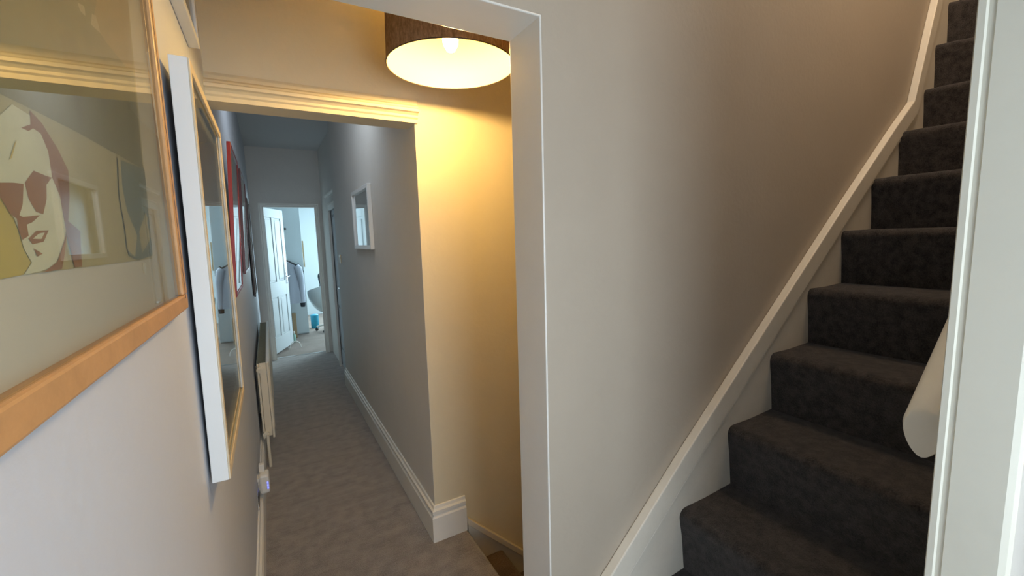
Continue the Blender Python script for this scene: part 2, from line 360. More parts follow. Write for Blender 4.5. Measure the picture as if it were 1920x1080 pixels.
def panel_door(name, w, h, label=None, handle_side=1):
    t = bpy.data.objects.new(name, None); C.objects.link(t)
    # leaf lies along local x from the hinge, thickness in y
    bm = bmesh.new(); th = 0.036; st = 0.105*w/0.76
    mid = w/2
    cols = [(st, mid-st*0.38), (mid+st*0.38, w-st)]; rows = [(0.22, 0.80), (1.02, h-0.13)]
    add_box(bm, 0, 0, 0, st, th, h); add_box(bm, w-st, 0, 0, w, th, h)
    add_box(bm, cols[0][1], 0, rows[0][0], cols[1][0], th, rows[0][1]); add_box(bm, cols[0][1], 0, rows[1][0], cols[1][0], th, rows[1][1])
    add_box(bm, st, 0, 0, w-st, th, rows[0][0]); add_box(bm, st, 0, rows[0][1], w-st, th, rows[1][0]); add_box(bm, st, 0, rows[1][1], w-st, th, h)
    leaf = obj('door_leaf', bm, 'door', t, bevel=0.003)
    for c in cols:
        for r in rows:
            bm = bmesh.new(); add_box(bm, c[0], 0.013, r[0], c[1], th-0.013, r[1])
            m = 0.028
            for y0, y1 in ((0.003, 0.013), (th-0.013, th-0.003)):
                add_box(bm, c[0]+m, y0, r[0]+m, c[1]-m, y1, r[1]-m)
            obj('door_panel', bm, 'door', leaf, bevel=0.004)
    for s in (-1, 1):
        y = -0.006 if s < 0 else th
        bm = bmesh.new(); add_box(bm, w-0.085, y, 0.96, w-0.045, y+0.006, 1.13)
        yy = y-0.04 if s < 0 else y+0.046
        tube(bm, [(w-0.065, y+0.003, 1.07), (w-0.065, yy, 1.07), (w-0.09, yy, 1.07), (w-0.165, yy, 1.065)], [0.010, 0.010, 0.009, 0.008], 10)
        obj('door_handle', bm, 'chrome', leaf, smooth=True)
    for z in (0.25, h-0.28):
        bm = bmesh.new(); tube(bm, [(0.0, -0.006, z-0.05), (0.0, -0.006, z+0.05)], 0.008, 8); add_box(bm, 0.0, -0.004, z-0.05, 0.035, 0.0, z+0.05)
        obj('hinge', bm, 'chrome', leaf)
    return t
d = panel_door('door_1', 0.80, 2.08); d.location = (-0.045, YE+0.085, 0.035); d.rotation_euler = (0, 0, math.atan2(0.75, 0.29))
struct(d, 'white four panel door standing open into the bedroom', 'door')
# side door in the recess
d = panel_door('door_2', 0.756, 2.065); d.location = (XR2+0.008, 5.878, 0.01); d.rotation_euler = (0, 0, -PI/2)
struct(d, 'white closed side door at the end of the corridor', 'door')
casing_frame('trim_6', 'white casing around the side door', [(XR2, 5.88, 0), (XR2, 5.88, 2.08), (XR2, 5.12, 2.08), (XR2, 5.12, 0)], (-1, 0, 0), w=0.085, flip=1)
bm = bmesh.new(); sweep(bm, [(XR2, 5.0, 2.165), (XR2, 5.975, 2.165)], (0, 0, 1), [(0, 0), (0.03, 0), (0.034, 0.012), (0.045, 0.018), (0.045, 0.03), (0, 0.034)], -1)
struct(obj('trim_7', bm, 'gloss'), 'small moulded cap over the side door casing', 'trim')

# ------------------------------------------------------------ the staircase going up
st = thing('staircase', 'carpeted staircase rising steeply to the right beside the beige wall', 'staircase', (1.2, 0.6, 0))
YLW, YRW = 0.962, 0.24
nos = []   # (x at wall side, x at near side, z)
for k in range(-2, 6): nos.append((1.221+0.272*k, 1.221+0.272*k, 0.6+0.248*k))
nos[0] = (0.690, 0.690, 0.176)
nos.append((2.853, 2.95, 2.088)); nos.append((3.131, 3.30, 2.336)); nos.append((3.233, 3.62, 2.584)); nos.append((3.366, 4.0, 2.832)); nos.append((3.50, 4.4, 3.08))
for i, (xl, xr, z) in enumerate(nos):
    zp = nos[i-1][2] if i else 0.0
    xl2, xr2 = (nos[i+1][0], nos[i+1][1]) if i+1 < len(nos) else (4.55, 4.56)
    pf = [(0.030, zp-0.02), (0.028, zp+0.006), (0.014, z-0.11), (0.004, z-0.06)]
    for j in range(7):
        a = PI*(1.06-0.56*j/6); pf.append((0.030+0.030*math.cos(a), z-0.030+0.030*math.sin(a)))
    bm = bmesh.new(); NY = 10; rings = []
    for q in range(NY+1):
        f = q/NY; y = YLW + (YRW-YLW)*f; x = xl + (xr-xl)*f; xn = xl2 + (xr2-xl2)*f
        # the pile is pulled round the nosing and rounds off at the string side
        rd = 0.0 if q > 0 else 0.006
        ring = [(x+px+rd, y, zz-rd*0.5) for px, zz in pf]
        ring += [(x+(xn-x)*0.55, y, z-0.002-rd*0.5), (xn+0.033, y, z+0.001), (xn+0.033, y, z-0.05), (x+0.06, y, zp-0.02)]
        rings.append([bm.verts.new(v) for v in ring])
    n = len(rings[0])
    for a, b in zip(rings, rings[1:]):
        for k in range(n): bm.faces.new((a[k], a[(k+1) % n], b[(k+1) % n], b[k]))
    bm.faces.new(rings[0]); bm.faces.new(rings[-1][::-1])
    rel(st, obj('step', bm, 'stair_carpet', smooth=True))
# wall string with capping
top = [(0.69, 0.335), (0.894, 0.505), (1.24, 0.812), (1.749, 1.240), (2.30, 1.700), (2.80, 2.105), (2.985, 2.245), (3.19, 2.81), (3.45, 3.40)]
bot = [(x, z-0.75) for x, z in top]
bm = bmesh.new(); prism(bm, top + [(4.55, 3.4), (4.55, 2.6)] + [(x, max(0, z-0.85)) for x, z in reversed(top)], 'y', 0.962, D0-0.001)
rel(st, obj('wall_string', bm, 'string'))
bm = bmesh.new()
def strip(bm, a, b, y0, y1):
    L = [bm.verts.new((x, y, z)) for (x, z) in a for y in (y0, y1)]; R = [bm.verts.new((x, y, z)) for (x, z) in b for y in (y0, y1)]
    n = len(a)
    for i in range(n-1):
        p, q = 2*i, 2*i+2
        bm.faces.new((L[p], L[q], R[q], R[p])); bm.faces.new((L[p+1], R[p+1], R[q+1], L[q+1]))
        bm.faces.new((L[p], L[p+1], L[q+1], L[q])); bm.faces.new((R[p], R[q], R[q+1], R[p+1]))
    bm.faces.new((L[0], R[0], R[1], L[1])); bm.faces.new((L[-1], R[-1], R[-2], L[-2]))
def down(t, d): return [(x+d*0.66, z-d*0.75) for x, z in t]
strip(bm, down(top, -0.004), down(top, 0.074), 0.948, D0-0.001)
strip(bm, down(top, 0.080), down(top, 0.094), 0.954, D0-0.001)
rel(st, obj('string_capping', bm, 'string', bevel=0.004))
bm = bmesh.new(); prism(bm, [(x, z) for x, z in [(1.05, 0.55), (4.5, 3.55), (4.5, 2.2), (1.05, 0.0)]], 'y', 0.2055, 0.24)
rel(st, obj('outer_string', bm, 'string'))

# handrail
hr = thing('handrail', 'cream painted sloping handrail ending beside the stair casing', 'handrail', (1.11, 0.296, 1.19))
bm = bmesh.new(); SL = 0.885; prof = []
for k in range(24):
    a = 2*PI*k/24; yy = 0.033*math.cos(a); zz = 0.040*math.sin(a)
    if zz < 0: yy *= (1-0.25*(-zz/0.04)**2); zz *= 1.6
    prof.append((0.297+yy*1.05, zz))
xs = [1.103, 1.109, 1.14, 2.0, 3.0]; sc = [0.90, 1.0, 1.0, 1.0, 1.0]; rings = []
for x, s in zip(xs, sc): rings.append([bm.verts.new((x, 0.297+(y-0.297)*s, 1.197+z*s+(x-1.103)*SL)) for y, z in prof])
for a, b in zip(rings, rings[1:]):
    for k in range(24): bm.faces.new((a[k], a[(k+1) % 24], b[(k+1) % 24], b[k]))
bm.faces.new(rings[0]); bm.faces.new(rings[-1][::-1])
rel(hr, obj('rail', bm, 'rail_paint', smooth=True))
for x in (1.45, 2.6):
    z = 1.197+(x-1.103)*SL
    bm = bmesh.new(); tube(bm, [(x, 0.206, z-0.09), (x, 0.27, z-0.085), (x, 0.296, z-0.03)], 0.008, 10); add_box(bm, x-0.02, 0.2052, z-0.12, x+0.02, 0.211, z-0.06)
    rel(hr, obj('bracket', bm, 'rail_paint', smooth=True))

# ------------------------------------------------------------ stairs going down
ls = thing('staircase', 'brown carpeted stairs going down behind the opening', 'staircase', (1.0, 1.6, -0.2))
lower = [(0.838, 0.0)] + [(1.046+0.21*k, -0.2-0.2*k) for k in range(8)]
for i, (x, z) in enumerate(lower):
    xp = lower[i-1][0] if i else 0.846
    zn = z-0.2
    pf = [(xp-0.03, z), (x-0.02, z)]
    for j in range(1, 7):
        a = PI/2*(1-j/6); pf.append((x-0.02+0.022*math.cos(a), z-0.022+0.022*math.sin(a)))
    pf += [(x-0.004, z-0.045), (x-0.015, z-0.06), (x-0.018, zn-0.01), (xp-0.03, zn-0.01)]
    bm = bmesh.new(); prism(bm, pf, 'y', D1+0.002, 2.028 if i else 2.033)
    o = rel(ls, obj('step', bm, 'carpet' if i == 0 else 'brown_carpet', smooth=True))
def lz(x): return 0.07-(x-0.838)*0.98
bm = bmesh.new(); prism(bm, [(0.838, lz(0.838)), (2.55, lz(2.55)), (2.55, lz(2.55)-0.5), (0.838, -0.45)], 'y', 2.031, YC-0.001)
rel(ls, obj('wall_string', bm, 'string'))
bm = bmesh.new(); prism(bm, [(0.834, lz(0.834)+0.004), (2.55, lz(2.55)+0.004), (2.55, lz(2.55)-0.038), (0.834, lz(0.834)-0.038)], 'y', 2.018, YC-0.001)
rel(ls, obj('string_capping', bm, 'string', bevel=0.004))

# ------------------------------------------------------------ pendant lamp
LX, LY, LZ, LR = 0.678, 1.615, 2.264, 0.245
lp = thing('pendant_lamp', 'brown linen drum pendant lamp glowing above the stairhead', 'lamp', (LX, LY, LZ))
bm = bmesh.new()
prof = [(LR, 0), (LR*0.965, 0.29)]
rings = [[bm.verts.new((r*math.cos(2*PI*k/64), r*math.sin(2*PI*k/64), z)) for k in range(64)] for r, z in prof]
for k in range(64): bm.faces.new((rings[0][k], rings[0][(k+1) % 64], rings[1][(k+1) % 64], rings[1][k]))
obj('lamp_shade', bm, 'linen', lp, smooth=True)
bm = bmesh.new()
prof = [(LR-0.003, 0.0015), (LR*0.965-0.003, 0.2885)]
rings = [[bm.verts.new((r*math.cos(2*PI*k/64), r*math.sin(2*PI*k/64), z)) for k in range(64)] for r, z in prof]
for k in range(64): bm.faces.new((rings[0][k], rings[0][(k+1) % 64], rings[1][(k+1) % 64], rings[1][k]))
obj('shade_lining', bm, 'lining', lp, smooth=True)
bm = bmesh.new(); tube(bm, [(LR*math.cos(2*PI*k/48), LR*math.sin(2*PI*k/48), 0.001) for k in range(49)], 0.0022, 6, cap=False)
obj('shade_rim', bm, 'dark_wood', lp, smooth=True)
bm = bmesh.new(); tube(bm, [(0, 0, 0.595), (0, 0, 0.25)], 0.004, 8); lathe(bm, [(0.05, 0.56), (0.045, 0.585), (0.02, 0.595)], 20)
obj('cord', bm, 'plastic', lp, smooth=True)
bm = bmesh.new()
for k in range(3):
    a = 2*PI*k/3+0.5; tube(bm, [(0.02*math.cos(a), 0.02*math.sin(a), 0.235), (LR*0.965*math.cos(a), LR*0.965*math.sin(a), 0.285)], 0.002, 6)
lathe(bm, [(0.018, 0.17), (0.02, 0.2), (0.02, 0.255), (0.008, 0.27)], 16)
obj('lamp_holder', bm, 'plastic', lp, smooth=True)
bm = bmesh.new(); lathe(bm, [(0.004, 0.055), (0.016, 0.06), (0.028, 0.08), (0.031, 0.10), (0.027, 0.125), (0.016, 0.15), (0.014, 0.17)], 24)
bl = obj('bulb', bm, 'bulb', lp, smooth=True)
l = bpy.data.lights.new('pendant_bulb_light', 'POINT'); l.energy = 28; l.color = (1.0, 0.64, 0.22); l.shadow_soft_size = 0.03
o = bpy.data.objects.new('pendant_bulb_light', l); C.objects.link(o); o.location = (0, 0, 0.03); o.parent = lp

# ------------------------------------------------------------ pictures
def frame_bm(bm, y0, y1, z0, z1, x0, x1, wd):
    add_box(bm, x0, y0, z0, x1, y0+wd, z1); add_box(bm, x0, y1-wd, z0, x1, y1, z1)
    add_box(bm, x0, y0+wd, z0, x1, y1-wd, z0+wd); add_box(bm, x0, y0+wd, z1-wd, x1, y1-wd, z1)
def pane(name, m, y0, y1, z0, z1, x0, x1, parent):
    bm = bmesh.new(); add_box(bm, x0, y0, z0, x1, y1, z1); return obj(name, bm, m, parent)
# picture 1 : beech frame with a two tone portrait print
for nm, c in (('ochre', (0.58, 0.44, 0.12)), ('olive', (0.27, 0.235, 0.125)), ('tan_upper', (0.42, 0.30, 0.14)), ('olive_dark', (0.25, 0.21, 0.115)),
              ('bright_fleck', (0.55, 0.47, 0.29)), ('face', (0.72, 0.68, 0.48)), ('red_brown', (0.33, 0.14, 0.06)), ('blue_grey', (0.22, 0.24, 0.19)), ('print_base', (0.50, 0.42, 0.22))):
    M[nm] = mat('print_'+nm, c, 0.8, var=0.08, vscale=25)
p1 = thing('framed_picture', 'large beech framed print of a two tone face in sunglasses nearest the camera', 'picture', (XL, 0.5, 1.487), 'framed pictures on the left wall')
bm = bmesh.new(); Y0, Y1, Z0, Z1 = 0.08, 0.982, 1.487, 2.38
add_box(bm, XL+0.0005, Y0, Z0, -0.136, Y1, Z0+0.027); add_box(bm, XL+0.0005, Y0, Z1-0.027, -0.136, Y1, Z1)
add_box(bm, XL+0.0005, Y0, Z0+0.027, -0.136, Y0+0.03, Z1-0.027); add_box(bm, XL+0.0005, Y1-0.035, Z0+0.027, -0.136, Y1, Z1-0.027)
rel(p1, obj('frame', bm, 'beech', bevel=0.003))
rel(p1, box('rebate_line', 'dark_wood', -0.1361, Y1-0.0215, Z0+0.02, -0.1356, Y1-0.0195, Z1-0.02))
rel(p1, box('mount', 'mount', -0.152, Y0+0.03, Z0+0.027, -0.1485, Y1-0.035, Z1-0.027))
polys = [
    ('ochre', [(0.394, 1.635), (0.408, 1.636), (0.420, 1.626), (0.426, 1.611), (0.428, 1.602), (0.436, 1.592), (0.422, 1.584), (0.392, 1.583), (0.20, 1.583), (0.20, 1.635)]),
    ('olive', [(0.20, 1.705), (0.20, 2.27), (0.87, 2.27), (0.859, 1.978), (0.834, 1.856), (0.818, 1.718), (0.823, 1.715), (0.561, 1.711), (0.476, 1.708), (0.430, 1.706)]),
    ('tan_upper', [(0.707, 1.905), (0.76, 2.1), (0.865, 2.1), (0.859, 1.978), (0.834, 1.856), (0.803, 1.848), (0.711, 1.847), (0.668, 1.853)]),
    ('olive_dark', [(0.559, 1.797), (0.579, 1.809), (0.598, 1.808), (0.608, 1.800), (0.600, 1.77), (0.592, 1.73), (0.58, 1.719), (0.57, 1.74), (0.557, 1.774)]),
    ('olive_dark', [(0.689, 1.830), (0.699, 1.819), (0.679, 1.759), (0.663, 1.751), (0.666, 1.784)]),
    ('bright_fleck', [(0.621, 1.851), (0.642, 1.857), (0.642, 1.847), (0.626, 1.845)]),
    ('bright_fleck', [(0.666, 1.860), (0.681, 1.864), (0.689, 1.849), (0.657, 1.845)]),
    ('face', [(0.425, 1.691), (0.444, 1.703), (0.470, 1.702), (0.494, 1.695), (0.497, 1.681), (0.493, 1.662), (0.501, 1.658), (0.513, 1.640), (0.508, 1.623), (0.495, 1.596), (0.467, 1.587), (0.446, 1.585), (0.422, 1.584), (0.436, 1.592), (0.428, 1.602), (0.426, 1.611), (0.420, 1.626), (0.408, 1.636), (0.33, 1.64), (0.35, 1.68)]),
    ('red_brown', [(0.471, 1.706), (0.489, 1.701), (0.513, 1.686), (0.530, 1.670), (0.524, 1.647), (0.513, 1.625), (0.537, 1.617), (0.529, 1.585), (0.512, 1.585), (0.505, 1.613), (0.503, 1.645), (0.499, 1.651), (0.493, 1.659), (0.493, 1.680), (0.484, 1.692), (0.472, 1.693), (0.463, 1.689), (0.452, 1.689), (0.468, 1.695)]),
    ('red_brown', [(0.401, 1.643), (0.411, 1.645), (0.427, 1.647), (0.442, 1.648), (0.436, 1.633), (0.426, 1.622), (0.417, 1.625), (0.408, 1.635), (0.399, 1.635)]),
    ('red_brown', [(0.444, 1.649), (0.461, 1.660), (0.482, 1.659), (0.492, 1.659), (0.480, 1.652), (0.476, 1.640), (0.466, 1.628), (0.455, 1.629), (0.446, 1.638)]),
    ('red_brown', [(0.424, 1.626), (0.433, 1.624), (0.460, 1.627), (0.446, 1.621), (0.437, 1.619), (0.437, 1.611), (0.427, 1.608), (0.424, 1.615)]),
    ('red_brown', [(0.436, 1.609), (0.450, 1.615), (0.471, 1.616), (0.459, 1.607), (0.441, 1.605)]),
    ('face', [(0.442, 1.609), (0.453, 1.613), (0.463, 1.614), (0.456, 1.609)]),
    ('red_brown', [(0.441, 1.602), (0.454, 1.598), (0.445, 1.596)]),
    ('red_brown', [(0.451, 1.584), (0.477, 1.591), (0.495, 1.606), (0.505, 1.616), (0.493, 1.596), (0.484, 1.585)]),
    ('ochre', [(0.426, 1.662), (0.438, 1.676), (0.441, 1.678), (0.430, 1.664)]),
    ('blue_grey', [(0.700, 1.708), (0.822, 1.715), (0.813, 1.653), (0.803, 1.589), (0.726, 1.585), (0.683, 1.592), (0.680, 1.630), (0.692, 1.678)]),
    ('print_base', [(0.689, 1.710), (0.700, 1.708), (0.692, 1.673), (0.700, 1.645), (0.732, 1.617), (0.708, 1.589), (0.678, 1.599), (0.680, 1.625), (0.675, 1.662)]),
    ('print_base', [(0.797, 1.652), (0.800, 1.612), (0.745, 1.593), (0.744, 1.622)]),
]
bm = bmesh.new(); names = ['print_base']
add_box(bm, -0.1484, 0.20, 1.584, -0.1478, 0.862, 2.27)
for v in bm.verts:
    if v.co.y > 0.5 and v.co.z < 1.7: v.co.y = 0.805
    elif v.co.y > 0.5: v.co.y = 0.905
for i, (c, pts) in enumerate(polys):
    if c not in names: names.append(c)
    x = -0.1477+0.00006*i
    f = bm.faces.new([bm.verts.new((x, y, z)) for y, z in pts]); f.material_index = names.index(c)
# keep polygon normals facing the corridor
me = bpy.data.meshes.new('portrait_print'); bm.to_mesh(me); bm.free()
for k in names: me.materials.append(M[k])
o = bpy.data.objects.new('portrait_print', me); C.objects.link(o); rel(p1, o)
rel(p1, box('glazing', 'glass', -0.1425, Y0+0.03, Z0+0.027, -0.1405, Y1-0.035, Z1-0.027))

# picture 2 : deep white box frame
M['art2'] = mat('brown_grey_print', (0.23, 0.17, 0.115), 0.7, var=0.55, vscale=3.0)
M['art_blue'] = mat('pale_print', (0.55, 0.56, 0.55), 0.7, var=0.25, vscale=5.0)
p2 = thing('framed_picture', 'tall white box framed picture with a pale wooden lip, second along the left wall', 'picture', (-0.151, 1.46, 1.07), 'framed pictures on the left wall')
hw, h, dp = 0.34, 0.916, 0.032
bm = bmesh.new(); frame_bm(bm, -hw, hw, 0, h, 0, dp, 0.018); obj('frame', bm, 'white_frame', p2, bevel=0.0015)
bm = bmesh.new(); frame_bm(bm, -hw+0.001, hw-0.001, 0.001, h-0.001, dp, dp+0.0035, 0.022); obj('frame_lip', bm, 'pale_wood', p2, bevel=0.001)
pane('print', 'art2', -hw+0.06, hw-0.06, 0.06, h-0.06, 0.0165, 0.018, p2); pane('mount', 'mount', -hw+0.018, hw-0.018, 0.018, h-0.018, 0.013, 0.0162, p2)
pane('glazing', 'glass', -hw+0.018, hw-0.018, 0.018, h-0.018, 0.027, 0.029, p2)
pane('back_board', 'dark', -hw+0.018, hw-0.018, 0.018, h-0.018, 0.001, 0.004, p2)
p2.rotation_euler = (0, math.atan2(0.009, h), 0)

# picture 3 : high white box frame
p3 = thing('framed_picture', 'white box framed picture hung high above the tall white one', 'picture', (XL, 1.4, 2.195), 'framed pictures on the left wall')
Y0, Y1, Z0, Z1 = 1.16, 1.663, 2.200, 2.75
bm = bmesh.new(); add_box(bm, XL+0.0005, Y0, Z0, -0.1285, Y1, Z0+0.02); add_box(bm, XL+0.0005, Y0, Z1-0.02, -0.1285, Y1, Z1)
add_box(bm, XL+0.0005, Y0, Z0+0.02, -0.1285, Y0+0.02, Z1-0.02); add_box(bm, XL+0.0005, Y1-0.02, Z0+0.02, -0.1285, Y1, Z1-0.02)
rel(p3, obj('frame', bm, 'white_frame', bevel=0.0015))
rel(p3, box('print', 'art_blue', -0.15, Y0+0.02, Z0+0.02, -0.148, Y1-0.02, Z1-0.02)); rel(p3, box('glazing', 'glass', -0.137, Y0+0.02, Z0+0.02, -0.135, Y1-0.02, Z1-0.02))

# pictures further down the corridor, tilting forward on their cords
def leaning(label, m, y0, y1, z0, z1, xf, lean, depth=0.015, wd=0.016, inner='art_blue'):
    t = thing('framed_picture', label, 'picture', (xf-depth, (y0+y1)/2, z0), 'framed pictures on the left wall')
    h = z1-z0; hw = (y1-y0)/2; bm = bmesh.new()
    frame_bm(bm, -hw, hw, 0, h, 0, depth, wd); obj('frame', bm, m, t, bevel=0.0015)
    pane('print', inner, -hw+wd+0.04, hw-wd-0.04, wd+0.04, h-wd-0.04, depth*0.3, depth*0.3+0.001, t)
    pane('mount', 'white_frame', -hw+wd, hw-wd, wd, h-wd, depth*0.2, depth*0.29, t)
    pane('glazing', 'glass', -hw+wd, hw-wd, wd, h-wd, depth*0.7, depth*0.78, t)
    t.rotation_euler = (0, math.atan2(lean, h), 0)
    return t
leaning('bright red framed picture leaning out from the wall beyond the tall white one', 'red', 2.25, 2.80, 1.37, 2.05, -0.135, 0.034)
leaning('dark red framed picture hung beyond the bright red one', 'dark_red', 3.28, 3.98, 1.415, 2.09, -0.135, 0.026)
leaning('slim dark wood framed picture hung lowest and farthest along the left wall', 'dark_wood', 4.82, 5.38, 1.095, 2.05, -0.135, 0.006)

# framed mirror on the right wall
mr = thing('wall_mirror', 'small white framed mirror on the right corridor wall', 'mirror', (XR, 3.42, 1.545))
M['mirror'] = mat('silvered_mirror', (0.72, 0.76, 0.78), 0.03, metal=1)
Y0, Y1, Z0, Z1 = 3.10, 3.75, 1.545, 2.005; x0, x1 = XR-0.028, XR-0.0005
bm = bmesh.new()
for r in ((Y0, Y0+0.03, Z0, Z1), (Y1-0.03, Y1, Z0, Z1), (Y0+0.03, Y1-0.03, Z0, Z0+0.03), (Y0+0.03, Y1-0.03, Z1-0.03, Z1)): add_box(bm, x0, r[0], r[2], x1, r[1], r[3])
rel(mr, obj('frame', bm, 'white_frame', bevel=0.003)); rel(mr, box('mirror_glass', 'mirror', XR-0.014, Y0+0.03, Z0+0.03, XR-0.01, Y1-0.03, Z1-0.03))
# light switch
sw = thing('light_switch', 'small brass toned light switch beside the side door', 'switch', (XR, 4.78, 1.43))
rel(sw, box('switch_plate', 'switch', XR-0.008, 4.74, 1.385, XR-0.0003, 4.83, 1.475, bevel=0.002)); rel(sw, box('rocker', 'plastic', XR-0.013, 4.775, 1.415, XR-0.008, 4.795, 1.445, bevel=0.001))

# ------------------------------------------------------------ radiator
rd = thing('radiator', 'cream panel radiator low on the left corridor wall', 'radiator', (XL, 4.4, 0.2))
ya, yb, za, zb, xa, xb = 3.45, 5.3, 0.20, 0.77, -0.136, -0.062
bm = bmesh.new(); add_box(bm, xb-0.014, ya, za, xb, yb, zb-0.012)
n = 34
for i in range(n):      # pressed flutes on the front face
    y = ya+0.05+(yb-ya-0.1)*i/(n-1); add_box(bm, xb, y-0.014, za+0.06, xb+0.004, y+0.014, zb-0.06)
rel(rd, obj('front_panel', bm, 'radiator', bevel=0.003))
bm = bmesh.new(); add_box(bm, xa, ya+0.004, za, xa+0.014, yb-0.004, zb-0.012); rel(rd, obj('rear_panel', bm, 'radiator', bevel=0.003))
for y in (ya, yb-0.003):
    rel(rd, box('side_panel', 'radiator', xa+0.016, y, za+0.02, xb-0.016, y+0.003, zb-0.006))
rel(rd, box('top_lip', 'plastic', xb-0.016, ya, zb-0.012, xb+0.003, yb, zb, bevel=0.002))
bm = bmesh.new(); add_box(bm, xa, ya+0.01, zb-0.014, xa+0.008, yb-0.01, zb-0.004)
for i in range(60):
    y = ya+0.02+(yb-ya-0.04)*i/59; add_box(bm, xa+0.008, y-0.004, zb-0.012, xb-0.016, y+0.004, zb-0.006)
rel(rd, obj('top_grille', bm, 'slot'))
for yv, zv in ((ya, zb-0.05), (yb, zb-0.05), (ya, za+0.04)):
    s = -1 if yv == ya else 1
    bm = bmesh.new(); tube(bm, [(-0.118, yv, zv), (-0.118, yv+s*0.022, zv)], 0.021, 16); tube(bm, [(-0.118, yv+s*0.022, zv), (-0.118, yv+s*0.03, zv)], 0.009, 6)
    rel(rd, obj('end_plug', bm, 'radiator', smooth=True))
bm = bmesh.new(); tube(bm, [(-0.108, ya-0.025, za+0.04), (-0.108, ya-0.03, 0.12), (-0.108, ya-0.03, 0.0)], 0.010, 12); rel(rd, obj('pipe', bm, 'radiator', smooth=True))
for y in (ya+0.3, yb-0.3): rel(rd, box('wall_bracket', 'radiator', XL+0.0003, y-0.02, za+0.1, xa, y+0.02, zb-0.1))

# socket with plug-in device
so = thing('wall_socket', 'wall socket just above the left skirting', 'socket', (XL, 2.6, 0.24))
rel(so, box('socket_plate', 'chrome', XL+0.0003, 2.50, 0.205, XL+0.007, 2.65, 0.29, bevel=0.002)); rel(so, box('socket_insert', 'dark', XL+0.007, 2.515, 0.218, XL+0.0085, 2.635, 0.277))
pd = thing('plug_in_device', 'white plug in device with a blue light by the skirting', 'plug', (-0.12, 2.7, 0.2))
bm = bmesh.new(); add_box(bm, XL+0.009, 2.655, 0.205, -0.098, 2.735, 0.315); rel(pd, obj('casing', bm, 'plastic', bevel=0.012))
bm = bmesh.new(); add_box(bm, XL+0.0005, 2.66, 0.23, XL+0.0095, 2.73, 0.30); rel(pd, obj('plug', bm, 'plastic'))
bm = bmesh.new()
for k in range(3): add_box(bm, -0.110, 2.6535, 0.232+k*0.016, -0.104, 2.6555, 0.242+k*0.016)
rel(pd, obj('indicator_light', bm, 'led')); pd['label'] = 'white plug in device with a blue light by the skirting'
rel(pd, box('antenna', 'plastic', XL+0.012, 2.70, 0.315, -0.118, 2.73, 0.36, bevel=0.003))

# ------------------------------------------------------------ bedroom contents
wd = thing('wardrobe', 'tall white wardrobe standing behind the open bedroom door', 'wardrobe', (0.1, 8.6, 0))
rel(wd, box('carcass', 'bedroom', -0.75, 8.335, 0.0, 0.53, 8.9, 2.27, bevel=0.003))
rel(wd, box('door', 'bedroom', -0.74, 8.312, 0.02, -0.09, 8.335, 2.25, bevel=0.003)); dd = rel(wd, box('door', 'bedroom', -0.08, 8.312, 0.02, 0.53, 8.335, 2.25, bevel=0.003))
bm = bmesh.new(); lathe(bm, [(0.012, 0), (0.018, 0.01), (0.012, 0.02)], 14); o = obj('knob', bm, 'dark', smooth=True); o.rotation_euler = (PI/2, 0, 0); o.location = (0.29, 8.312, 1.86); rel(wd, o)
bm = bmesh.new(); frame_bm(bm, 0, 0.16, 0, 0.13, 0, 0.004, 0.008); o = obj('raised_moulding', bm, 'bedroom'); o.rotation_euler = (0, 0, -PI/2); o.location = (0.27, 8.312, 1.55); rel(wd, o)
rel(wd, box('edge_strip', 'plywood', 0.5305, 8.36, 1.19, 0.556, 8.42, 1.65))

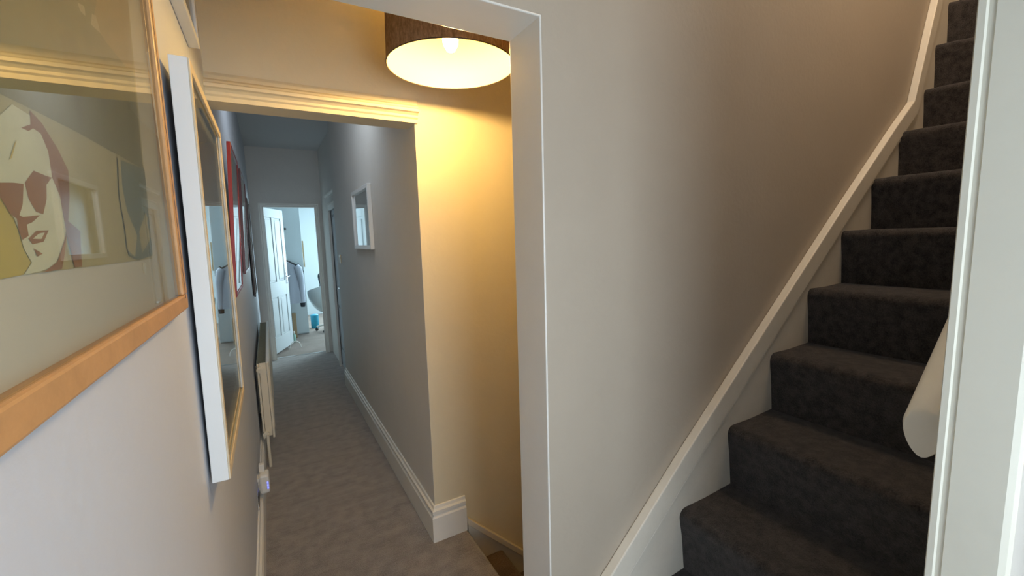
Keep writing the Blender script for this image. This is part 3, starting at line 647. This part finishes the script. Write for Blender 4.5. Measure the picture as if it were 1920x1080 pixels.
# garment rail
gr = thing('garment_rail', 'white metal garment rail standing behind the open door', 'clothes rail', (-0.1, 7.95, 0))
bm = bmesh.new(); tube(bm, [(-0.75, 8.05, 1.42), (0.27, 8.05, 1.42)], 0.012, 10); rel(gr, obj('top_bar', bm, 'plastic', smooth=True))
for x in (-0.72, 0.24):
    bm = bmesh.new(); tube(bm, [(x, 8.05, 0.08), (x, 8.05, 1.42)], 0.013, 10); rel(gr, obj('post', bm, 'plastic', smooth=True))
    bm = bmesh.new(); tube(bm, [(x, 7.82, 0.07), (x, 8.25, 0.07)], 0.012, 8); rel(gr, obj('foot', bm, 'plastic', smooth=True))
    for y in (7.83, 8.24):
        bm = bmesh.new(); tube(bm, [(x-0.012, y, 0.026), (x+0.012, y, 0.026)], 0.025, 14); rel(gr, obj('castor', bm, 'plastic', smooth=True))
def garment(name, label, x, y, ztop, L, half, m, cuff, ang, sleeve=0.5, thick=0.045):
    t = thing(name, label, 'clothes', (x, y, ztop), 'clothes on the garment rail')
    bm = bmesh.new(); NU, NV = 14, 16; g = {}
    for s in (0, 1):
        for j in range(NV+1):
            v = j/NV
            for i in range(NU+1):
                u = -1+2*i/NU
                wdt = half*(0.86+0.10*v)
                z = -0.035*abs(u)**1.2*3.0*(1-v) - L*v
                th = thick*(1-abs(u)**3)*(0.55+0.45*v)+0.006
                fold = 0.012*math.sin(u*9+v*2)*v
                g[s, j, i] = bm.verts.new((u*wdt, (th if s else -th)+fold, z))
    for s in (0, 1):
        for j in range(NV):
            for i in range(NU):
                q = [g[s, j, i], g[s, j, i+1], g[s, j+1, i+1], g[s, j+1, i]]; bm.faces.new(q if s else q[::-1])
    for j in range(NV):
        for i in (0, NU): bm.faces.new((g[0, j, i], g[0, j+1, i], g[1, j+1, i], g[1, j, i]))
    for i in range(NU):
        for j in (0, NV): bm.faces.new((g[0, j, i], g[0, j, i+1], g[1, j, i+1], g[1, j, i]))
    obj('body', bm, m, t, smooth=True)
    for s in (-1, 1):
        bm = bmesh.new(); pts = [(s*half*0.80, 0, -0.10), (s*half*0.93, 0.0, -0.14), (s*half*1.03, 0.01, -0.30), (s*half*1.06, 0.015, -0.10-sleeve*0.6), (s*half*1.04, 0.02, -0.10-sleeve)]
        tube(bm, pts, [0.05, 0.06, 0.055, 0.048, 0.042], 12); sl = obj('sleeve', bm, m, t, smooth=True)
        bm = bmesh.new(); tube(bm, [(s*half*1.04, 0.02, -0.10-sleeve+0.004), (s*half*1.03, 0.022, -0.17-sleeve)], [0.043, 0.034], 12); obj('cuff', bm, cuff, sl, smooth=True)
    bm = bmesh.new(); tube(bm, [(-half*0.8, 0, -0.09), (-0.02, 0, 0.012), (0, 0, 0.02), (0.02, 0, 0.012), (half*0.8, 0, -0.09)], 0.006, 8)
    tube(bm, [(0, 0, 0.015), (0, 0, 0.045), (0.018, 0, 0.065), (0.0, 0, 0.085), (-0.014, 0, 0.075)], 0.003, 6); obj('hanger', bm, 'dark', t, smooth=True)
    t.rotation_euler = (0, 0, ang)
    return t
garment('hanging_jumper', 'light grey jumper with black cuffs hanging in front', 0.20, 7.93, 1.335, 0.72, 0.235, 'cloth_grey', 'cloth_dark', -0.15, 0.62)
garment('hanging_jacket', 'charcoal jacket hanging just behind the grey jumper', 0.22, 8.13, 1.335, 0.55, 0.24, 'cloth_dark', 'cloth_dark', 0.2, 0.18, 0.03)

# bin
bn = thing('waste_bin', 'teal blue cylindrical waste bin by the chair', 'bin', (0.672, 8.80, 0))
bm = bmesh.new(); lathe(bm, [(0.066, 0.0), (0.070, 0.005), (0.071, 0.235)], 32, capt=False); lathe(bm, [(0.067, 0.235), (0.066, 0.008)], 32, capb=False); obj('body', bm, 'teal', bn, smooth=True)
bm = bmesh.new(); lathe(bm, [(0.0735, 0.232), (0.0735, 0.246), (0.06, 0.258), (0.03, 0.264)], 32); obj('lid', bm, 'teal', bn, smooth=True)

# swivel chair with a white tub shell
ch = thing('swivel_chair', 'white tub shaped swivel chair at the bedroom window', 'chair', (0.93, 8.40, 0))
bm = bmesh.new(); NU, NV = 24, 10; g = []
for side in (0, 1):
    rows = []
    for j in range(NV+1):
        v = j/NV; row = []
        for i in range(NU+1):
            a = math.radians(35+290*i/NU)+PI*0.75
            r = 0.18+0.20*math.sin(v*PI/2)**0.9 - side*0.018
            dz = 0.10*math.cos(math.radians(-145+290*i/NU))
            row.append(bm.verts.new((r*math.cos(a), r*math.sin(a), 0.36+0.46*v**1.2+dz*v+side*0.006)))
        rows.append(row)
    g.append(rows)
for side in (0, 1):
    for j in range(NV):
        for i in range(NU):
            q = (g[side][j][i], g[side][j][i+1], g[side][j+1][i+1], g[side][j+1][i]); bm.faces.new(q)
for i in range(NU): bm.faces.new((g[0][NV][i], g[0][NV][i+1], g[1][NV][i+1], g[1][NV][i]))
for j in range(NV):
    for i in (0, NU): bm.faces.new((g[0][j][i], g[0][j+1][i], g[1][j+1][i], g[1][j][i]))
obj('shell', bm, 'shell', ch, smooth=True)
bm = bmesh.new(); lathe(bm, [(0.17, 0.40), (0.25, 0.43), (0.26, 0.46), (0.2, 0.485), (0.05, 0.49)], 28); obj('seat', bm, 'shell', ch, smooth=True)
bm = bmesh.new(); lathe(bm, [(0.03, 0.12), (0.03, 0.26), (0.022, 0.27), (0.022, 0.40)], 16); obj('column', bm, 'chrome', ch, smooth=True)
for k in range(5):
    a = math.radians(163+72*k)
    bm = bmesh.new(); tube(bm, [(0.02*math.cos(a), 0.02*math.sin(a), 0.125), (0.27*math.cos(a), 0.27*math.sin(a), 0.075)], [0.02, 0.013], 8); lg = obj('leg', bm, 'plastic', ch, smooth=True)
    bm = bmesh.new(); cx, cy = 0.27*math.cos(a), 0.27*math.sin(a); tube(bm, [(cx-0.02*math.sin(a), cy+0.02*math.cos(a), 0.026), (cx+0.02*math.sin(a), cy-0.02*math.cos(a), 0.026)], 0.026, 14)
    tube(bm, [(cx, cy, 0.03), (cx, cy, 0.08)], 0.008, 6); obj('castor', bm, 'dark', lg, smooth=True)
# dark jacket over the chair
bm = bmesh.new(); NU, NV = 14, 12; g = {}
random.seed(9)
for j in range(NV+1):
    for i in range(NU+1):
        u = i/NU; v = j/NV; a = PI*v
        x = 0.77+0.30*u + 0.02*math.sin(7*v+3*u); y = 8.42+0.045*math.cos(a)*(1+0.5*u)+0.012*math.sin(11*u)
        z = 0.80+0.30*math.sin(a)*(0.65+0.45*math.sin(u*2.4+0.3)) + 0.02*math.sin(13*u+5*v)
        g[j, i] = bm.verts.new((x, y, z))
for j in range(NV):
    for i in range(NU): bm.faces.new((g[j, i], g[j, i+1], g[j+1, i+1], g[j+1, i]))
o = obj('draped_jacket', bm, 'cloth_dark', smooth=True); s = o.modifiers.new('solid', 'SOLIDIFY'); s.thickness = 0.02; s.offset = 0
tag(o, 'dark jacket draped over the back of the swivel chair', 'clothes')
# things on the floor just inside the door
bm = bmesh.new(); pts = [(0.0+0.075*math.cos(PI*k/14), 0.02*math.sin(PI*k/14), 0.012+0.10*math.sin(PI*k/14)) for k in range(15)]; tube(bm, pts, 0.006, 8); tube(bm, [(-0.075, 0, 0.012), (-0.10, 0.10, 0.010)], 0.006, 8)
o = obj('cable_loop', bm, 'plastic', smooth=True, loc=(0.255, 7.22, 0.0)); tag(o, 'white cable looping up from the bedroom carpet beside the door', 'cable')
bx = thing('cardboard_box', 'narrow brown cardboard box standing under the hanging clothes', 'box', (0.33, 8.12, 0))
bm = bmesh.new(); add_box(bm, -0.06, -0.05, 0, 0.0, 0.05, 0.42); rel(bx, obj('carton', bm, 'plywood', loc=(0.33, 8.12, 0), bevel=0.002))
sp = thing('spray_bottle', 'small pale green bottle with a white cap on the bedroom floor', 'bottle', (0.262, 7.72, 0))
M['mint'] = mat('mint_plastic', (0.30, 0.50, 0.42), 0.35)
bm = bmesh.new(); lathe(bm, [(0.024, 0), (0.027, 0.01), (0.027, 0.11), (0.012, 0.135), (0.012, 0.15)], 20); obj('body', bm, 'mint', sp, smooth=True)
bm = bmesh.new(); lathe(bm, [(0.014, 0.145), (0.014, 0.175), (0.010, 0.18)], 16); obj('cap', bm, 'plastic', sp, smooth=True)
